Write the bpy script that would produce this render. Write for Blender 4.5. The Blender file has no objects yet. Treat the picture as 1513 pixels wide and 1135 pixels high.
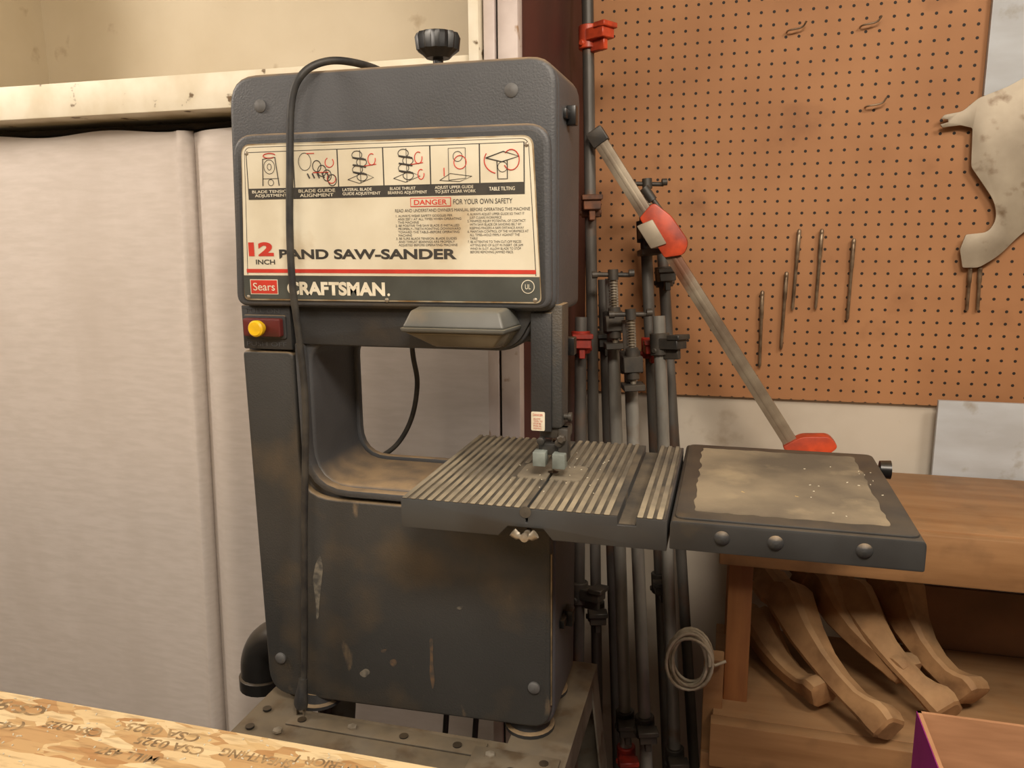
import bpy, bmesh, math, random
from mathutils import Vector, Matrix
random.seed(4)
PI=math.pi
scn=bpy.context.scene
scn.view_settings.view_transform='Standard'

# ------------------------------------------------------------ helpers
def col(r,g,b):
    f=lambda c:(c/255/12.92) if c/255<=.04045 else ((c/255+.055)/1.055)**2.4
    return (f(r),f(g),f(b),1)
def mat(name,c1,c2=None,rough=.6,metal=0,scale=8,detail=6,stretch=(1,1,1),bump=0,lo=.35,hi=.65,dust=None,dustc=(165,140,105),spec=.5,c3=None,s3=3,lo3=.6,hi3=.75,bscale=None,c4=None,s4=40,lo4=.66,hi4=.72,st4=(1,1,.35),bdist=.002):
    m=bpy.data.materials.new(name);m.use_nodes=True
    nt=m.node_tree;N=nt.nodes;L=nt.links
    b=N['Principled BSDF'];b.inputs['Roughness'].default_value=rough;b.inputs['Metallic'].default_value=metal
    b.inputs['Specular IOR Level'].default_value=spec
    b.inputs['Base Color'].default_value=col(*c1)
    tc=N.new('ShaderNodeTexCoord');mp=N.new('ShaderNodeMapping');mp.inputs['Scale'].default_value=stretch
    L.new(tc.outputs['Object'],mp.inputs[0])
    cur=None
    def layer(cur,vec,c,sc,l,h,amt=1,det=8):
        no=N.new('ShaderNodeTexNoise');no.inputs['Scale'].default_value=sc;no.inputs['Detail'].default_value=det
        L.new(vec,no.inputs['Vector'])
        mr=N.new('ShaderNodeMapRange');mr.inputs[1].default_value=l;mr.inputs[2].default_value=h;mr.inputs[4].default_value=amt
        L.new(no.outputs[0],mr.inputs[0])
        mx=N.new('ShaderNodeMixRGB');mx.inputs[2].default_value=col(*c)
        if cur: L.new(cur,mx.inputs[1])
        else: mx.inputs[1].default_value=col(*c1)
        L.new(mr.outputs[0],mx.inputs[0]);return mx.outputs[0]
    if c2: cur=layer(cur,mp.outputs[0],c2,scale,lo,hi,1,detail)
    if c3: cur=layer(cur,tc.outputs['Object'],c3,s3,lo3,hi3)
    if c4:
        m4=N.new('ShaderNodeMapping');m4.inputs['Scale'].default_value=st4;m4.inputs['Rotation'].default_value=(.1,.25,0) if st4[2]!=.2 else (0,0,0);L.new(tc.outputs['Object'],m4.inputs[0])
        cur=layer(cur,m4.outputs[0],c4,s4,lo4,hi4,.8)
    if dust:
        ge=N.new('ShaderNodeNewGeometry');se=N.new('ShaderNodeSeparateXYZ');L.new(ge.outputs['Normal'],se.inputs[0])
        mr=N.new('ShaderNodeMapRange');mr.inputs[1].default_value=.35;mr.inputs[2].default_value=.95;mr.inputs[4].default_value=dust
        L.new(se.outputs[2],mr.inputs[0])
        n2=N.new('ShaderNodeTexNoise');n2.inputs['Scale'].default_value=25;n2.inputs['Detail'].default_value=8
        L.new(tc.outputs['Object'],n2.inputs['Vector'])
        m2=N.new('ShaderNodeMapRange');m2.inputs[1].default_value=.3;m2.inputs[2].default_value=.6;m2.inputs[3].default_value=.4
        L.new(n2.outputs[0],m2.inputs[0])
        mu=N.new('ShaderNodeMath');mu.operation='MULTIPLY';L.new(mr.outputs[0],mu.inputs[0]);L.new(m2.outputs[0],mu.inputs[1])
        mx=N.new('ShaderNodeMixRGB');mx.inputs[2].default_value=col(*dustc)
        if cur: L.new(cur,mx.inputs[1])
        else: mx.inputs[1].default_value=col(*c1)
        L.new(mu.outputs[0],mx.inputs[0]);cur=mx.outputs[0]
    if cur: L.new(cur,b.inputs['Base Color'])
    if bump:
        nb=N.new('ShaderNodeTexNoise');nb.inputs['Scale'].default_value=bscale or scale*3;nb.inputs['Detail'].default_value=4
        L.new(mp.outputs[0],nb.inputs['Vector'])
        bp=N.new('ShaderNodeBump');bp.inputs['Strength'].default_value=bump;bp.inputs['Distance'].default_value=bdist
        L.new(nb.outputs[0],bp.inputs['Height']);L.new(bp.outputs[0],b.inputs['Normal'])
    return m

def empty(name):
    e=bpy.data.objects.new(name,None);e.empty_display_size=.1
    bpy.context.collection.objects.link(e);return e
def addmesh(bm,name,m,parent=None,bevel=0,seg=2,ang=40,recalc=True):
    if recalc: bmesh.ops.recalc_face_normals(bm,faces=bm.faces[:])
    if bevel:
        ed=[e for e in bm.edges if len(e.link_faces)==2 and e.calc_face_angle()>.5]
        bmesh.ops.bevel(bm,geom=ed,offset=bevel,segments=seg,affect='EDGES',clamp_overlap=True,profile=.5)
    me=bpy.data.meshes.new(name);bm.to_mesh(me);bm.free()
    me.polygons.foreach_set('use_smooth',[True]*len(me.polygons))
    me.set_sharp_from_angle(angle=math.radians(ang))
    if m: me.materials.append(m)
    ob=bpy.data.objects.new(name,me);bpy.context.collection.objects.link(ob)
    if parent: ob.parent=parent
    return ob
def bm_box(bm,x0,x1,y0,y1,z0,z1,M=None):
    v=[Vector((x,y,z)) for x in(x0,x1) for y in(y0,y1) for z in(z0,z1)]
    if M: v=[M@p for p in v]
    v=[bm.verts.new(p) for p in v]
    for f in((0,1,3,2),(4,6,7,5),(0,4,5,1),(2,3,7,6),(0,2,6,4),(1,5,7,3)): bm.faces.new([v[i] for i in f])
def box(name,x0,x1,y0,y1,z0,z1,m,parent=None,bevel=0,M=None,seg=2):
    bm=bmesh.new();bm_box(bm,x0,x1,y0,y1,z0,z1,M);return addmesh(bm,name,m,parent,bevel,seg)
def rpoly(pts,n=6):
    out=[];k=len(pts)
    for i in range(k):
        p=Vector(pts[i][:2]);r=pts[i][2] if len(pts[i])>2 else 0
        if r<=0: out.append(p);continue
        a=Vector(pts[i-1][:2])-p;b=Vector(pts[(i+1)%k][:2])-p
        ra=min(r,a.length*.49);rb=min(r,b.length*.49)
        A=p+a.normalized()*ra;B=p+b.normalized()*rb
        for j in range(n+1):
            t=j/n;out.append(A*(1-t)**2+p*2*t*(1-t)+B*t*t)
    return out
def bm_prism(bm,pts,y0,y1,axis='Y'):
    P=rpoly(pts)
    def mk(p,d):
        if axis=='Y': return (p.x,d,p.y)
        if axis=='X': return (d,p.x,p.y)
        return (p.x,p.y,d)
    a=[bm.verts.new(mk(p,y0)) for p in P];b=[bm.verts.new(mk(p,y1)) for p in P]
    bm.faces.new(a);bm.faces.new(list(reversed(b)));n=len(P)
    for i in range(n): bm.faces.new((a[i],b[i],b[(i+1)%n],a[(i+1)%n]))
def prism(name,pts,y0,y1,m,parent=None,bevel=0,axis='Y',seg=2):
    bm=bmesh.new();bm_prism(bm,pts,y0,y1,axis);return addmesh(bm,name,m,parent,bevel,seg)
def rrect(x0,x1,z0,z1,r): return [(x0,z0,r),(x1,z0,r),(x1,z1,r),(x0,z1,r)]
def cr(points,n):
    P=[Vector(p) for p in points]
    if n<=1 or len(P)<3: return P
    P=[P[0]*2-P[1]]+P+[P[-1]*2-P[-2]];out=[]
    for i in range(1,len(P)-2):
        for j in range(n):
            t=j/n;a,b,c,d=P[i-1:i+3]
            out.append(.5*((2*b)+(c-a)*t+(2*a-5*b+4*c-d)*t*t+(3*b-a-3*c+d)*t**3))
    out.append(P[-2]);return out
def bm_loft(bm,path,sizes,n=12,ex=2,up=(0,0,1),twist=0):
    up=Vector(up);rings=[]
    side=None
    for i,p in enumerate(path):
        t=(path[min(i+1,len(path)-1)]-path[max(i-1,0)]).normalized()
        if side is None:
            s=t.cross(up)
            if s.length<.05: s=t.cross(Vector((1,0,0)))
            side=s.normalized()
        else: side=(side-t*side.dot(t)).normalized()
        w=side.cross(t).normalized()
        a,b=sizes[i] if isinstance(sizes[i],(tuple,list)) else (sizes[i],sizes[i])
        ring=[]
        for k in range(n):
            th=2*PI*(k+.5)/n+twist;c,s=math.cos(th),math.sin(th)
            e=2/ex
            x=math.copysign(abs(c)**e,c);y=math.copysign(abs(s)**e,s)
            ring.append(bm.verts.new(p+side*x*a+w*y*b))
        rings.append(ring)
    for i in range(len(rings)-1):
        for k in range(n): bm.faces.new((rings[i][k],rings[i][(k+1)%n],rings[i+1][(k+1)%n],rings[i+1][k]))
    bm.faces.new(list(reversed(rings[0])));bm.faces.new(rings[-1])
def bm_tube(bm,pts,r,sm=1,n=12):
    P=cr(pts,sm);bm_loft(bm,P,[r]*len(P),n)
def tube(name,pts,r,m,parent=None,sm=1,n=12):
    bm=bmesh.new();bm_tube(bm,pts,r,sm,n);return addmesh(bm,name,m,parent,ang=50)
def lathe(name,base,axis,prof,m,parent=None,n=24):
    a=Vector(axis).normalized();b=Vector(base)
    bm=bmesh.new();s=a.orthogonal().normalized();w=a.cross(s);rings=[]
    for d,r in prof: rings.append([bm.verts.new(b+a*d+(s*math.cos(2*PI*k/n)+w*math.sin(2*PI*k/n))*max(r,1e-5)) for k in range(n)])
    for i in range(len(rings)-1):
        for k in range(n): bm.faces.new((rings[i][k],rings[i][(k+1)%n],rings[i+1][(k+1)%n],rings[i+1][k]))
    bm.faces.new(rings[0]);bm.faces.new(rings[-1])
    return addmesh(bm,name,m,parent,ang=35)
def text(name,s,x0,z0,w,h,y,m,parent,M=None,ls=None,bold=0):
    c=bpy.data.curves.new(name,'FONT');c.body=s;c.size=1;c.extrude=0;c.offset=bold
    if ls:c.space_line=ls
    o=bpy.data.objects.new(name,c);bpy.context.collection.objects.link(o);bpy.context.view_layer.update()
    me=bpy.data.meshes.new_from_object(o);bpy.data.objects.remove(o)
    xs=[v.co.x for v in me.vertices];ys=[v.co.y for v in me.vertices]
    ax,bx,ay,by=min(xs),max(xs),min(ys),max(ys)
    for v in me.vertices:
        X=x0+(v.co.x-ax)/(bx-ax)*w;Z=z0+(v.co.y-ay)/(by-ay)*h
        v.co=(M@Vector((X,Z,0))) if M else Vector((X,y,Z))
    me.materials.clear();me.materials.append(m)
    ob=bpy.data.objects.new(name,me);bpy.context.collection.objects.link(ob);ob.parent=parent
    return ob

# ------------------------------------------------------------ materials
M_saw=mat('saw_grey_paint',(72,73,76),(61,62,64),rough=.48,scale=6,bump=.25,bscale=380,c3=(102,90,72),s3=6,lo3=.58,hi3=.98,c4=(112,102,86),s4=34,lo4=.70,hi4=.76,dust=.85,dustc=(162,137,104))
M_sawd=mat('saw_dark_paint',(47,48,49),(40,40,41),rough=.55,scale=9,bump=.2,bscale=380,dust=.75,c3=(84,72,56),s3=8,lo3=.6,hi3=.9)
M_low=mat('saw_shaded_paint',(57,57,56),(46,46,45),rough=.52,scale=4,bump=.25,bscale=380,c3=(94,80,60),s3=8,lo3=.54,hi3=.84,c4=(126,108,84),s4=26,lo4=.66,hi4=.74,dust=.8)  # head paint again, base colour darkened to stand in for shade; grime over it
M_boss=mat('rubber_pin',(92,92,92),(74,72,70),rough=.6,scale=60)
M_cream=mat('label_cream',(212,205,184),(192,182,158),rough=.38,scale=10,lo=.42,hi=.75,c3=(158,130,88),s3=9,lo3=.63,hi3=.86)
M_alu=mat('label_edge',(190,180,156),(140,112,74),rough=.35,metal=.4,scale=30)
M_ink=mat('label_ink',(46,44,42),(60,56,50),rough=.5,scale=60)
M_band=mat('label_charcoal',(74,77,72),(58,59,54),rough=.45,scale=14)
M_red=mat('label_red',(198,58,44),(176,54,40),rough=.45,scale=30)
M_white=mat('label_white',(222,216,196),(200,190,166),rough=.5,scale=30)
M_black=mat('black_plastic',(14,14,15),(24,24,24),rough=.35,scale=30,dust=.12)
M_cord=mat('cord_rubber',(32,32,33),(60,57,52),rough=.55,scale=40)
M_switch=mat('switch_maroon',(92,28,26),(70,30,24),rough=.5,scale=30)
M_yel=mat('switch_yellow',(240,196,24),(214,170,30),rough=.4,scale=60)
M_tabled=mat('table_paint',(60,62,63),(50,49,48),rough=.5,scale=12,c3=(98,86,68),s3=14,lo3=.6,hi3=.85)
M_tabtop=mat('table_sawdust',(158,146,122),(120,111,95),rough=.9,scale=22,lo=.3,hi=.7,bump=.3,c3=(96,89,77),s3=7,lo3=.47,hi3=.7)
M_ridge=mat('table_groove',(62,58,52),(100,90,74),rough=.9,scale=22)
M_sand=mat('sanding_plate',(136,123,101),(92,83,70),rough=.85,scale=6,detail=10,lo=.38,hi=.62,bump=.3,bscale=160,c3=(154,139,112),s3=14,lo3=.56,hi3=.78,c4=(190,162,104),s4=60,lo4=.72,hi4=.74,st4=(1,1,1))
M_ext=mat('extension_paint',(50,50,50),(39,38,37),rough=.5,scale=14,lo=.4,hi=.7,dust=.4,dustc=(98,86,68),c3=(84,73,56),s3=14,lo3=.6,hi3=.8)
M_steel=mat('galvanised_pipe',(156,155,148),(112,109,103),rough=.38,metal=.2,scale=20,stretch=(1,1,.25),c3=(116,90,66),s3=9,lo3=.6,hi3=.75)
M_steeld=mat('dark_pipe',(108,105,100),(72,68,63),rough=.45,metal=.2,scale=20,stretch=(1,1,.25),c3=(118,84,60),s3=9,lo3=.58,hi3=.75)
M_iron=mat('cast_iron_black',(50,49,47),(76,69,60),rough=.5,metal=.1,scale=30)
M_redi=mat('cast_iron_red',(172,50,34),(108,36,28),rough=.45,scale=30)
M_orange=mat('orange_jaw',(208,78,42),(150,54,34),rough=.4,scale=30)
M_rust=mat('rusty_jaw',(124,76,48),(76,54,42),rough=.7,scale=40)
M_rod=mat('bare_steel_rod',(156,136,112),(105,85,65),rough=.4,metal=.5,scale=40)
M_plate=mat('steel_plate',(178,166,146),(140,128,110),rough=.5,metal=.25,scale=8,c3=(112,90,66),s3=22,lo3=.55,hi3=.68)
M_curt=mat('curtain_fabric',(206,197,190),(198,189,181),rough=.95,scale=70,stretch=(.3,1,1.6),bump=.10,bscale=500,spec=.1,c4=(191,181,172),s4=7,lo4=.45,hi4=.75,st4=(1,1,.2),bdist=.0008)
M_cab=mat('cabinet_cream',(216,204,180),(203,189,162),rough=.7,scale=3,c3=(150,122,84),s3=10,lo3=.64,hi3=.78)
M_cabw=mat('cabinet_white_chipped',(228,220,200),(210,198,172),rough=.6,scale=14,c3=(110,90,64),s3=28,lo3=.64,hi3=.68)
M_post=mat('post_paint',(202,190,184),(184,170,164),rough=.6,scale=14,c3=(150,120,90),s3=30,lo3=.64,hi3=.72)
M_maroon=mat('maroon_panel',(78,36,32),(58,28,26),rough=.6,scale=8,stretch=(1,1,.3))
M_dark=mat('dark_interior',(46,38,30),(36,30,24),rough=.9,scale=10)
M_wallw=mat('wall_white',(208,199,184),(192,181,164),rough=.85,scale=5,c3=(150,130,105),s3=9,lo3=.62,hi3=.8)
M_wallr=mat('wall_room',(208,201,188),(200,192,178),rough=.9,scale=3)
M_floor=mat('floor_concrete',(120,112,102),(94,88,80),rough=.9,scale=6,bump=.3)
M_ceil=mat('ceiling_paint',(218,212,200),(210,203,190),rough=.9,scale=4)
M_wood=mat('bench_wood',(168,126,84),(142,102,64),rough=.6,scale=10,stretch=(.35,3,3),bump=.15,dust=.4,dustc=(156,130,98),c3=(112,82,54),s3=10,lo3=.56,hi3=.8)
M_woodd=mat('leg_lumber',(170,116,68),(140,92,54),rough=.65,scale=10,stretch=(3,3,.35))
M_cab_leg=mat('carved_oak',(178,136,92),(138,100,64),rough=.75,scale=18,bump=.35,c3=(102,74,48),s3=9,lo3=.52,hi3=.74,dust=.4,dustc=(196,166,126))
M_blue=mat('pale_laminate',(190,195,200),(174,176,178),rough=.6,scale=6,stretch=(1,1,3),c3=(150,140,125),s3=14,lo3=.6,hi3=.72)
M_brown=mat('brown_hardboard',(132,94,64),(104,76,52),rough=.8,scale=6)
M_card=mat('cardboard_kraft',(190,142,104),(172,126,90),rough=.9,scale=10,stretch=(1,1,6))
M_purple=mat('box_purple_print',(200,62,168),(180,50,152),rough=.6,scale=10)
M_stand=mat('stand_enamel',(104,98,88),(74,69,60),rough=.55,metal=.2,scale=14,dust=.5,dustc=(130,114,90),c3=(62,48,36),s3=24,lo3=.54,hi3=.66)
M_zinc=mat('zinc_bolt',(158,150,136),(116,104,86),rough=.4,metal=.5,scale=60)
M_brass=mat('worn_edge',(136,118,90),(100,86,66),rough=.5,metal=.3,scale=60)
M_guide=mat('guide_block',(142,150,144),(112,118,112),rough=.5,metal=.2,scale=40)
M_lamp=mat('lamp_hood',(96,97,94),(80,80,75),rough=.45,scale=10,dust=.6,dustc=(128,120,100),c3=(120,102,76),s3=12,lo3=.6,hi3=.85)
M_lens=mat('lamp_lens',(128,118,98),(88,80,66),rough=.2,scale=9)
M_wire=mat('white_wire',(190,180,160),(150,138,116),rough=.6,scale=40)
M_flex=mat('stamp_ink',(118,96,68),(164,136,96),rough=.9,scale=70,lo=.42,hi=.58)

M_peg=mat('pegboard_hardboard',(176,126,84),(162,113,73),rough=.7,scale=5,c3=(134,88,55),s3=7,lo3=.6,hi3=.85)
def add_holes(m,pitch,rad):
    nt=m.node_tree;N=nt.nodes;L=nt.links;b=N['Principled BSDF']
    src=b.inputs['Base Color'].links[0].from_socket
    tc=N.new('ShaderNodeTexCoord');se=N.new('ShaderNodeSeparateXYZ');L.new(tc.outputs['Object'],se.inputs[0])
    def ax(o):
        a=N.new('ShaderNodeMath');a.operation='DIVIDE';a.inputs[1].default_value=pitch;L.new(o,a.inputs[0])
        f=N.new('ShaderNodeMath');f.operation='FRACT';L.new(a.outputs[0],f.inputs[0])
        s=N.new('ShaderNodeMath');s.operation='SUBTRACT';s.inputs[1].default_value=.5;L.new(f.outputs[0],s.inputs[0])
        p=N.new('ShaderNodeMath');p.operation='MULTIPLY';L.new(s.outputs[0],p.inputs[0]);L.new(s.outputs[0],p.inputs[1]);return p.outputs[0]
    ad=N.new('ShaderNodeMath');ad.operation='ADD';L.new(ax(se.outputs[0]),ad.inputs[0]);L.new(ax(se.outputs[2]),ad.inputs[1])
    lt=N.new('ShaderNodeMath');lt.operation='LESS_THAN';lt.inputs[1].default_value=(rad/pitch)**2;L.new(ad.outputs[0],lt.inputs[0])
    mx=N.new('ShaderNodeMixRGB');mx.inputs[2].default_value=col(34,22,14);L.new(lt.outputs[0],mx.inputs[0]);L.new(src,mx.inputs[1])
    L.new(mx.outputs[0],b.inputs['Base Color'])
add_holes(M_peg,.0254,.0031)

def osb():
    m=bpy.data.materials.new('osb_flakes');m.use_nodes=True;nt=m.node_tree;N=nt.nodes;L=nt.links;b=N['Principled BSDF'];b.inputs['Roughness'].default_value=.65
    tc=N.new('ShaderNodeTexCoord');prev=None
    for i,(rz,sc,st) in enumerate(((.4,22,(1,3.2,1)),(-.7,28,(1,3.5,1)),(1.4,18,(1,3,1)))):
        mp=N.new('ShaderNodeMapping');mp.inputs['Rotation'].default_value=(0,0,rz);mp.inputs['Scale'].default_value=st;L.new(tc.outputs['Object'],mp.inputs[0])
        nz=N.new('ShaderNodeTexNoise');nz.inputs['Scale'].default_value=14;L.new(mp.outputs[0],nz.inputs[0])
        va=N.new('ShaderNodeVectorMath');va.operation='MULTIPLY_ADD';va.inputs[1].default_value=(.05,.05,0);L.new(nz.outputs['Color'],va.inputs[0]);L.new(mp.outputs[0],va.inputs[2])
        vo=N.new('ShaderNodeTexVoronoi');vo.inputs['Scale'].default_value=sc;L.new(va.outputs[0],vo.inputs[0])
        rp=N.new('ShaderNodeValToRGB');e=rp.color_ramp.elements;e[0].color=col(176,132,84);e[1].color=col(224,200,156);e[0].position=.05;e[1].position=.9
        k=rp.color_ramp.elements.new(.5);k.color=col(206,174,124)
        sp=N.new('ShaderNodeSeparateColor');L.new(vo.outputs['Color'],sp.inputs[0]);L.new(sp.outputs[0],rp.inputs[0])
        if prev is None: prev=rp.outputs[0]
        else:
            gt=N.new('ShaderNodeMath');gt.operation='GREATER_THAN';gt.inputs[1].default_value=.52;L.new(sp.outputs[1],gt.inputs[0])
            mx=N.new('ShaderNodeMixRGB');L.new(gt.outputs[0],mx.inputs[0]);L.new(prev,mx.inputs[1]);L.new(rp.outputs[0],mx.inputs[2]);prev=mx.outputs[0]
    n=N.new('ShaderNodeTexNoise');n.inputs['Scale'].default_value=60;n.inputs['Detail'].default_value=6
    mp=N.new('ShaderNodeMapping');mp.inputs['Scale'].default_value=(.4,3,1);mp.inputs['Rotation'].default_value=(0,0,.3);L.new(tc.outputs['Object'],mp.inputs[0]);L.new(mp.outputs[0],n.inputs[0])
    mr=N.new('ShaderNodeMapRange');mr.inputs[1].default_value=.52;mr.inputs[2].default_value=.75;mr.inputs[4].default_value=.6;L.new(n.outputs[0],mr.inputs[0])
    mx=N.new('ShaderNodeMixRGB');mx.inputs[2].default_value=col(132,96,58);L.new(mr.outputs[0],mx.inputs[0]);L.new(prev,mx.inputs[1]);L.new(mx.outputs[0],b.inputs['Base Color'])
    bp=N.new('ShaderNodeBump');bp.inputs['Strength'].default_value=.4;bp.inputs['Distance'].default_value=.001;L.new(n.outputs[0],bp.inputs['Height']);L.new(bp.outputs[0],b.inputs['Normal'])
    return m
M_osb=osb()

# ------------------------------------------------------------ room
box('floor',-2.6,2.2,-2.2,1.9,-.05,0,M_floor)
box('ceiling',-2.6,2.2,-2.2,1.9,2.45,2.5,M_ceil)
box('wall_back',-2.6,2.2,1.85,1.95,0,2.45,M_wallw)
box('wall_left',-2.7,-2.6,-2.2,1.95,0,2.45,M_wallr)
box('wall_right',2.2,2.3,-2.2,1.95,0,2.45,M_wallr)
box('wall_front',-2.6,2.2,-2.3,-2.2,0,2.45,M_wallr)
box('pegboard',-.325,1.3,1.838,1.848,1.03,2.44,M_peg)

# ------------------------------------------------------------ storage cabinet with curtains
cab=empty('storage_cabinet')
box('side_panel_left',-1.80,-1.765,1.25,1.845,0,2.40,M_cab,cab)
box('cabinet_back',-1.765,-.345,1.83,1.845,1.67,2.40,M_cab,cab)
box('shelf_board',-1.765,-.385,1.25,1.83,1.613,1.672,M_cabw,cab,.002)
box('cabinet_top',-1.765,-.345,1.25,1.83,2.36,2.40,M_cab,cab)
box('side_panel_right',-.345,-.326,1.27,1.845,0,2.40,M_maroon,cab)
box('face_stile',-.399,-.383,1.225,1.262,1.60,2.40,M_cabw,cab,.001)
box('post_strip',-.380,-.362,1.24,1.27,0,2.40,M_post,cab,.002)
box('post_groove',-.362,-.357,1.25,1.27,0,2.40,M_dark,cab)
box('post_face',-.358,-.326,1.242,1.27,0,2.40,M_post,cab,.002)
box('inner_back',-1.765,-.345,1.83,1.845,0,1.60,M_dark,cab)
tube('curtain_rail',[(-1.76,1.325,1.596),(-.385,1.325,1.596)],.006,M_dark,cab)
def curtain(name,x0,x1,zt,zb,fold,seed):
    rnd=random.Random(seed);nx=110;nz=50;bm=bmesh.new();V=[]
    ph=[rnd.uniform(0,6) for _ in range(4)]
    for j in range(nz+1):
        t=j/nz;z=zt+(zb-zt)*t;row=[]
        for i in range(nx+1):
            s=i/nx;X0=x0;X1=x1
            if fold=='R': X1=x1-.042*t
            if fold=='L': X0=x0-.042*t
            x=X0+(X1-X0)*s
            y=1.308+.004*math.sin(x*8+ph[0])*(.3+t)+.0010*math.sin(x*27+ph[1]+t*.5)*(.2+t)
            if fold=='R' : y-=.016*math.exp(-((1-s)*(x1-x0)/.022)**2)*(1+.2*math.sin(z*5))
            if fold=='R' and s>.985: y+=.03*(s-.985)/.015
            if fold=='L': y+=.014*math.exp(-(s*(x1-x0)/.02)**2)-.010*math.exp(-((s*(x1-x0)-.05)/.03)**2)
            dz=.004*math.sin(x*22+ph[3])*(1-t)
            row.append(bm.verts.new((x,y,z+dz)))
        V.append(row)
    for j in range(nz):
        for i in range(nx): bm.faces.new((V[j][i],V[j+1][i],V[j+1][i+1],V[j][i+1]))
    ob=addmesh(bm,name,M_curt,None,ang=180)
    so=ob.modifiers.new('s','SOLIDIFY');so.thickness=.002
    return ob
curtain('curtain',-1.755,-.962,1.590,.12,'R',1)
curtain('curtain',-.962,-.392,1.588,.12,'L',2)

# ------------------------------------------------------------ band saw
saw=empty('band_saw')
C=[(-.662,.708,.04),(-.213,.716,.03),(-.211,1.05,.02),(-.40,1.05,0),(-.561,1.05,.05),(-.561,1.248,.03),(-.262,1.248,.03),(-.236,1.292,.015),(-.209,1.298,.01),(-.209,1.606,.035),(-.654,1.606,.04),(-.660,1.3,0)]
prism('frame_shell',C,.988,1.130,M_saw,saw,.006,seg=3)
prism('throat_lip',[(-.575,1.036,.07),(-.40,1.036,0),(-.25,1.036,0),(-.25,1.046,0),(-.40,1.046,0),(-.565,1.046,.06),(-.565,1.252,.02),(-.577,1.252,0)],.974,.992,M_saw,saw,.004)
prism('throat_back_lip',[(-.566,1.045,.05),(-.26,1.045,0),(-.26,1.056,0),(-.555,1.056,.045),(-.555,1.243,.03),(-.27,1.243,0),(-.27,1.252,0),(-.566,1.252,.03)],1.120,1.132,M_saw,saw,.002)
prism('lower_door',[(-.661,1.240,.008),(-.580,1.240,.012),(-.582,1.10,0),(-.578,1.030,.075),(-.47,1.030,.03),(-.214,1.030,.01),(-.216,.722,.03),(-.655,.710,.04)],.976,.990,M_low,saw,.004,seg=3)
box('door_seam',-.2155,-.2140,.9748,.978,.76,.98,M_brass,saw)
prism('head_door',[(-.664,1.302,.02),(-.209,1.302,.02),(-.209,1.606,.035),(-.652,1.606,.04)],.974,.990,M_saw,saw,.007,seg=4)
prism('label_surround',[(-.656,1.304,.018),(-.212,1.306,.018),(-.214,1.528,.03),(-.644,1.530,.03)],.962,.976,M_saw,saw,.005,seg=4)
prism('label_recess',[(-.646,1.310,.012),(-.219,1.311,.012),(-.222,1.520,.02),(-.636,1.522,.02)],.9615,.970,M_sawd,saw,.001)
prism('head_underside',[(-.577,1.305,0),(-.577,1.250,.01),(-.265,1.250,.03),(-.240,1.295,.01),(-.235,1.305,0)],.982,.990,M_sawd,saw,.003)
for i,(x,z) in enumerate(((-.606,1.566),(-.264,1.568),(-.632,.772),(-.239,.783))):
    lathe('door_pin_%d'%i,(x,.976,z),(0,-1,0),[(0,.0085),(.003,.0085),(.0045,.0065),(.005,0)],M_boss,saw)
for i,z in enumerate((1.545,1.25,.86)):
    box('latch_%d'%i,-.209,-.197,1.035,1.052,z-.012,z+.012,M_black,saw,.0015)
    box('latch_base_%d'%i,-.212,-.205,1.015,1.07,z-.006,z+.006,M_black,saw,.001)
kb=[]
bm=bmesh.new();n=56
for d,r,fl in((0,.016,0),(.004,.020,0),(.010,.027,.0015),(.026,.0285,.002),(.031,.027,.001),(.033,.020,0),(.031,.012,0),(.029,.0005,0)):
    kb.append([bm.verts.new((-.388+math.cos(2*PI*k/n)*(r+fl*math.cos(14*2*PI*k/n)),1.06+math.sin(2*PI*k/n)*(r+fl*math.cos(14*2*PI*k/n)),1.628+d)) for k in range(n)])
for i in range(len(kb)-1):
    for k in range(n): bm.faces.new((kb[i][k],kb[i][(k+1)%n],kb[i+1][(k+1)%n],kb[i+1][k]))
bm.faces.new(kb[0]);addmesh(bm,'tension_knob',M_black,saw)
lathe('tension_stem',(-.388,1.06,1.60),(0,0,1),[(0,.014),(.008,.014),(.009,.007),(.03,.007)],M_black,saw)
# label
YL=.9605
lab=prism('label_plate',[(-.641,1.3125,.008),(-.224,1.3135,.008),(-.234,1.514,.014),(-.630,1.517,.014)],YL,.963,M_alu,saw)
prism('label_face',[(-.639,1.346,.001),(-.2265,1.346,.001),(-.236,1.512,.012),(-.6285,1.515,.012)],YL-.0003,YL+.0005,M_cream,saw)
prism('label_border',[(-.6335,1.347),(-.2305,1.347),(-.2395,1.5105,.010),(-.6255,1.513,.010)],YL-.00035,YL+.0004,M_ink,saw)
prism('label_border_inner',[(-.6325,1.346),(-.2315,1.346),(-.2403,1.5097,.0095),(-.6247,1.5122,.0095)],YL-.0004,YL+.0004,M_cream,saw)
prism('label_band',[(-.640,1.3145,.007),(-.2255,1.3155,.007),(-.2265,1.3455,0),(-.6395,1.3455,0)],YL-.0004,YL+.0005,M_band,saw)
T=YL-.0008
box('label_stripe',-.634,-.231,T,T+.0003,1.3495,1.3545,M_red,saw)
xs=[-.623,-.554,-.491,-.428,-.365,-.301,-.245]
box('pictogram_frame',-.6235,-.2445,T+.0001,T+.0003,1.4455,1.5065,M_ink,saw)
capt=['BLADE TENSION\n  ADJUSTMENT',' BLADE GUIDE\n  ALIGNMENT','LATERAL BLADE\nGUIDE ADJUSTMENT','  BLADE THRUST\nBEARING ADJUSTMENT','ADJUST UPPER GUIDE\nTO JUST CLEAR WORK','TABLE TILTING']
bmb=bmesh.new();bmr=bmesh.new()
def seg(bm,pts,r=.0004): 
    P=[Vector((p[0],T-.0003,p[1])) for p in pts];bm_loft(bm,P,[r]*len(P),6)
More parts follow.
